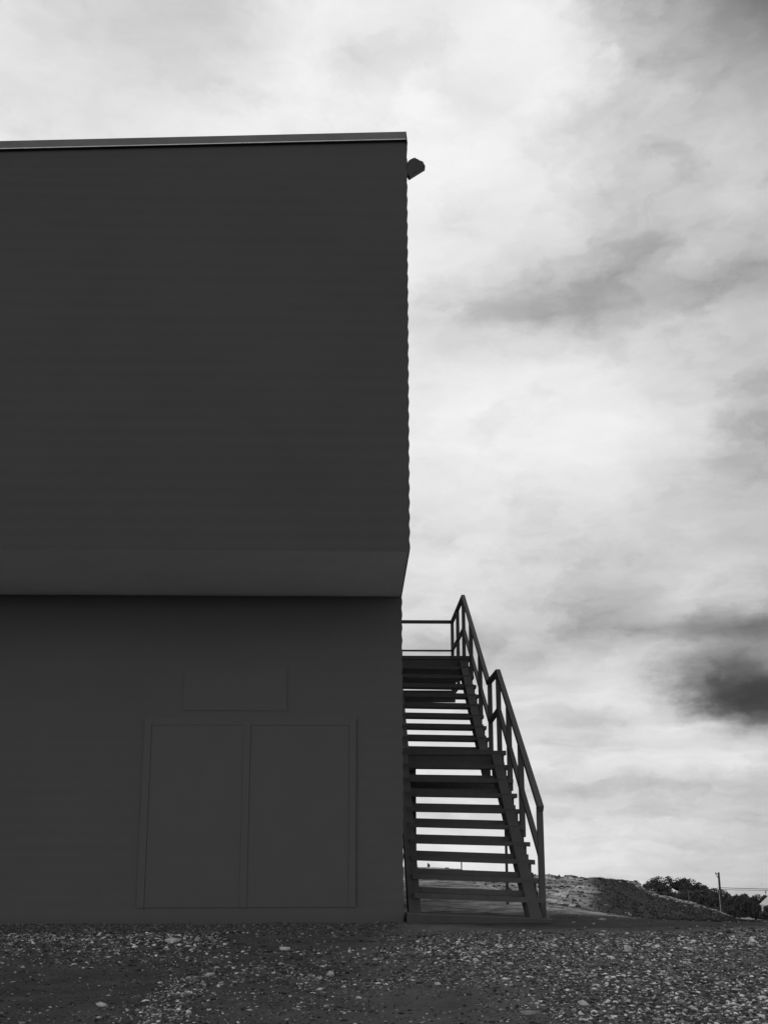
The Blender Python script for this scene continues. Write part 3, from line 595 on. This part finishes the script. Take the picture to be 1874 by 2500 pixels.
bm = bmesh.new(); box(bm, 129.4, 130.6, 286.9, 286.97, -22.2, -20.9); obj('window', bm, m_black, hs)
bm = bmesh.new(); box(bm, 132.2, 133.2, 286.9, 286.97, -23.0, -20.9); obj('door', bm, m_black, hs)

# trees: tapered trunk, limbs, crowns of many small leaf faces
m_leaf = mat('dark foliage', LEAF*.7, LEAF*1.2, .9, .95, .05); m_bark = mat('bark', .06, .09, 2, .95)
def crown_mesh(h, r, n, seed, low=.08):
    g = np.random.default_rng(seed)
    nc = 26; cz = g.uniform(low, 1, nc); ang = g.uniform(0, 6.283, nc)
    rad = r*np.sqrt(np.clip(1-((cz-.45)/.62)**2, .05, 1))*np.sqrt(g.random(nc))*.8
    C = np.stack([np.cos(ang)*rad, np.sin(ang)*rad, cz*h*.9+.03*h], -1)
    cr = r*g.uniform(.22, .42, nc)
    k = g.integers(0, nc, n); d = g.normal(size=(n, 3)); d /= np.linalg.norm(d, axis=1)[:, None]
    P = C[k]+d*(cr[k]*g.random(n)**.4)[:, None]*np.array([1, 1, .8]); P[:, 2] = np.maximum(P[:, 2], .1)
    s = g.uniform(.14, .34, n)[:, None]
    a = g.normal(size=(n, 3)); a /= np.linalg.norm(a, axis=1)[:, None]; b = np.cross(a, g.normal(size=(n, 3))); b /= np.linalg.norm(b, axis=1)[:, None]
    V = np.stack([P-a*s, P+b*s*.7, P+a*s, P-b*s*.7], 1).reshape(-1, 3)
    return raw_mesh('crown', V, np.arange(len(V)).reshape(-1, 4))
def trunk_bm(h, seed):
    g = random.Random(seed); bm = bmesh.new()
    tube(bm, [(0,0,-.5),(.1,0,h*.3),(-.1,.1,h*.6),(.05,0,h*.85)], [.28,.22,.14,.05], 7)
    for k in range(5):
        a = g.uniform(0, 6.28); z = h*g.uniform(.25, .6); l = h*g.uniform(.2, .32)
        tube(bm, [(0,0,z),(math.cos(a)*l*.5,math.sin(a)*l*.5,z+l*.35),(math.cos(a)*l,math.sin(a)*l,z+l*.6)], [.11,.07,.03], 5)
    return bm
VAR = [(crown_mesh(10, 4.0, 5200, 5, 0), 10), (crown_mesh(10, 4.6, 5200, 6, 0), 10), (crown_mesh(10, 3.4, 4600, 8, 0), 10)]
TR = [bpy.data.meshes.new('trunk') for _ in VAR]
for me_, (cm, h), s in zip(TR, VAR, (1, 2, 3)):
    b_ = trunk_bm(h, s); b_.to_mesh(me_); b_.free(); me_.materials.append(m_bark); cm.materials.append(m_leaf)
def tree(x, y, top, v, wide, lab, grp, rz):
    g = gz(x, y)-.1; s = (top-g)/9.6
    t = thing('tree', (x, y, g), lab, 'tree', grp); t.rotation_euler[2] = rz; t.scale = (wide, wide, s)
    for nm, me_ in (('crown', VAR[v][0]), ('trunk', TR[v])):
        o = bpy.data.objects.new(nm, me_); COL.objects.link(o); o.parent = t
rg = random.Random(5)
clump = [(88.5,-15.2),(92.0,-14.5),(95.5,-13.9),(99.0,-13.6),(102.5,-12.9),(105.6,-12.45),(109.2,-12.9),(112.6,-13.7),(116.0,-14.7),(119.4,-15.5),(121.8,-16.6)]
names = ['leftmost low tree of the far wooded knoll, just over the mound crest','second tree from the left of the far wooded knoll','third tree from the left of the far wooded knoll','tree on the left shoulder of the far wooded knoll, left of its twin tops','left one of the two highest trees of the far wooded knoll','highest tree in the middle of the far wooded knoll','tree just right of the highest one on the far wooded knoll','tree on the right shoulder of the far wooded knoll','sloping right-hand tree of the far wooded knoll','tree near the right end of the knoll, just left of the utility pole','last low tree of the knoll, directly behind the utility pole']
for i, (x, top) in enumerate(clump):
    tree(x+rg.uniform(-.4,.4), 320+rg.uniform(-4, 4), top, i%3, rg.uniform(1.0,1.25), names[i], 'trees of the far wooded knoll', rg.uniform(0, 6))
for i in range(15):
    x = 123.5+i*2.9
    tree(x, 318+rg.uniform(-3, 3), -18.45+rg.uniform(-.3,.3), (i+1)%3, rg.uniform(.95,1.15), 'dark tree in the even low row to the right of the utility pole', 'even row of trees right of the utility pole', rg.uniform(0, 6))
# tiny mast above the row
bm = bmesh.new(); tube(bm, [(0,0,0),(0,0,9.6)], [.09,.06], 6); box(bm, -.25,.3,-.05,.05,8.9,9.25); box(bm, -.1,.25,-.05,.05,8.3,8.5)
o = obj('mast', bm, m_pole); o.location = (137.2, 317, gz(137.2,317)); tag(o, 'tiny mast poking above the even row of trees near the right edge', 'mast')
# hedge bushes that hide the foot of the far house
bcm = crown_mesh(3.2, 2.6, 3400, 21, .0); bcm.materials.append(m_leaf)
for i in range(26):                                # the line just before the house and hut
    x = 101+i*1.75; y = 283+rg.uniform(-1.0,1.0)
    if 112.5 < x < 123.6: continue
    zt = gz(x, y); hgt = -20.4-zt if x > 108 else 2.4
    o = bpy.data.objects.new('bush', bcm); COL.objects.link(o); o.location = (x, y, zt-.1); o.rotation_euler[2] = rg.uniform(0, 6); o.scale = (1.15,1.1,hgt/2.35)
    tag(o, 'dark bush in the hedge standing right before the far white house and hut', 'bush', 'hedge before the far house')
for i in range(22):                                # undergrowth at the foot of the trees
    x = 84+i*2.9; y = 303+rg.uniform(-1.5,1.5); zt = gz(x, y)
    o = bpy.data.objects.new('bush', bcm); COL.objects.link(o); o.location = (x, y, zt-.1); o.rotation_euler[2] = rg.uniform(0, 6); o.scale = (1.35,1.2,rg.uniform(1.9,2.4))
    tag(o, 'dark undergrowth bush at the foot of the far trees, above the white low walls', 'bush', 'undergrowth at the foot of the far trees')
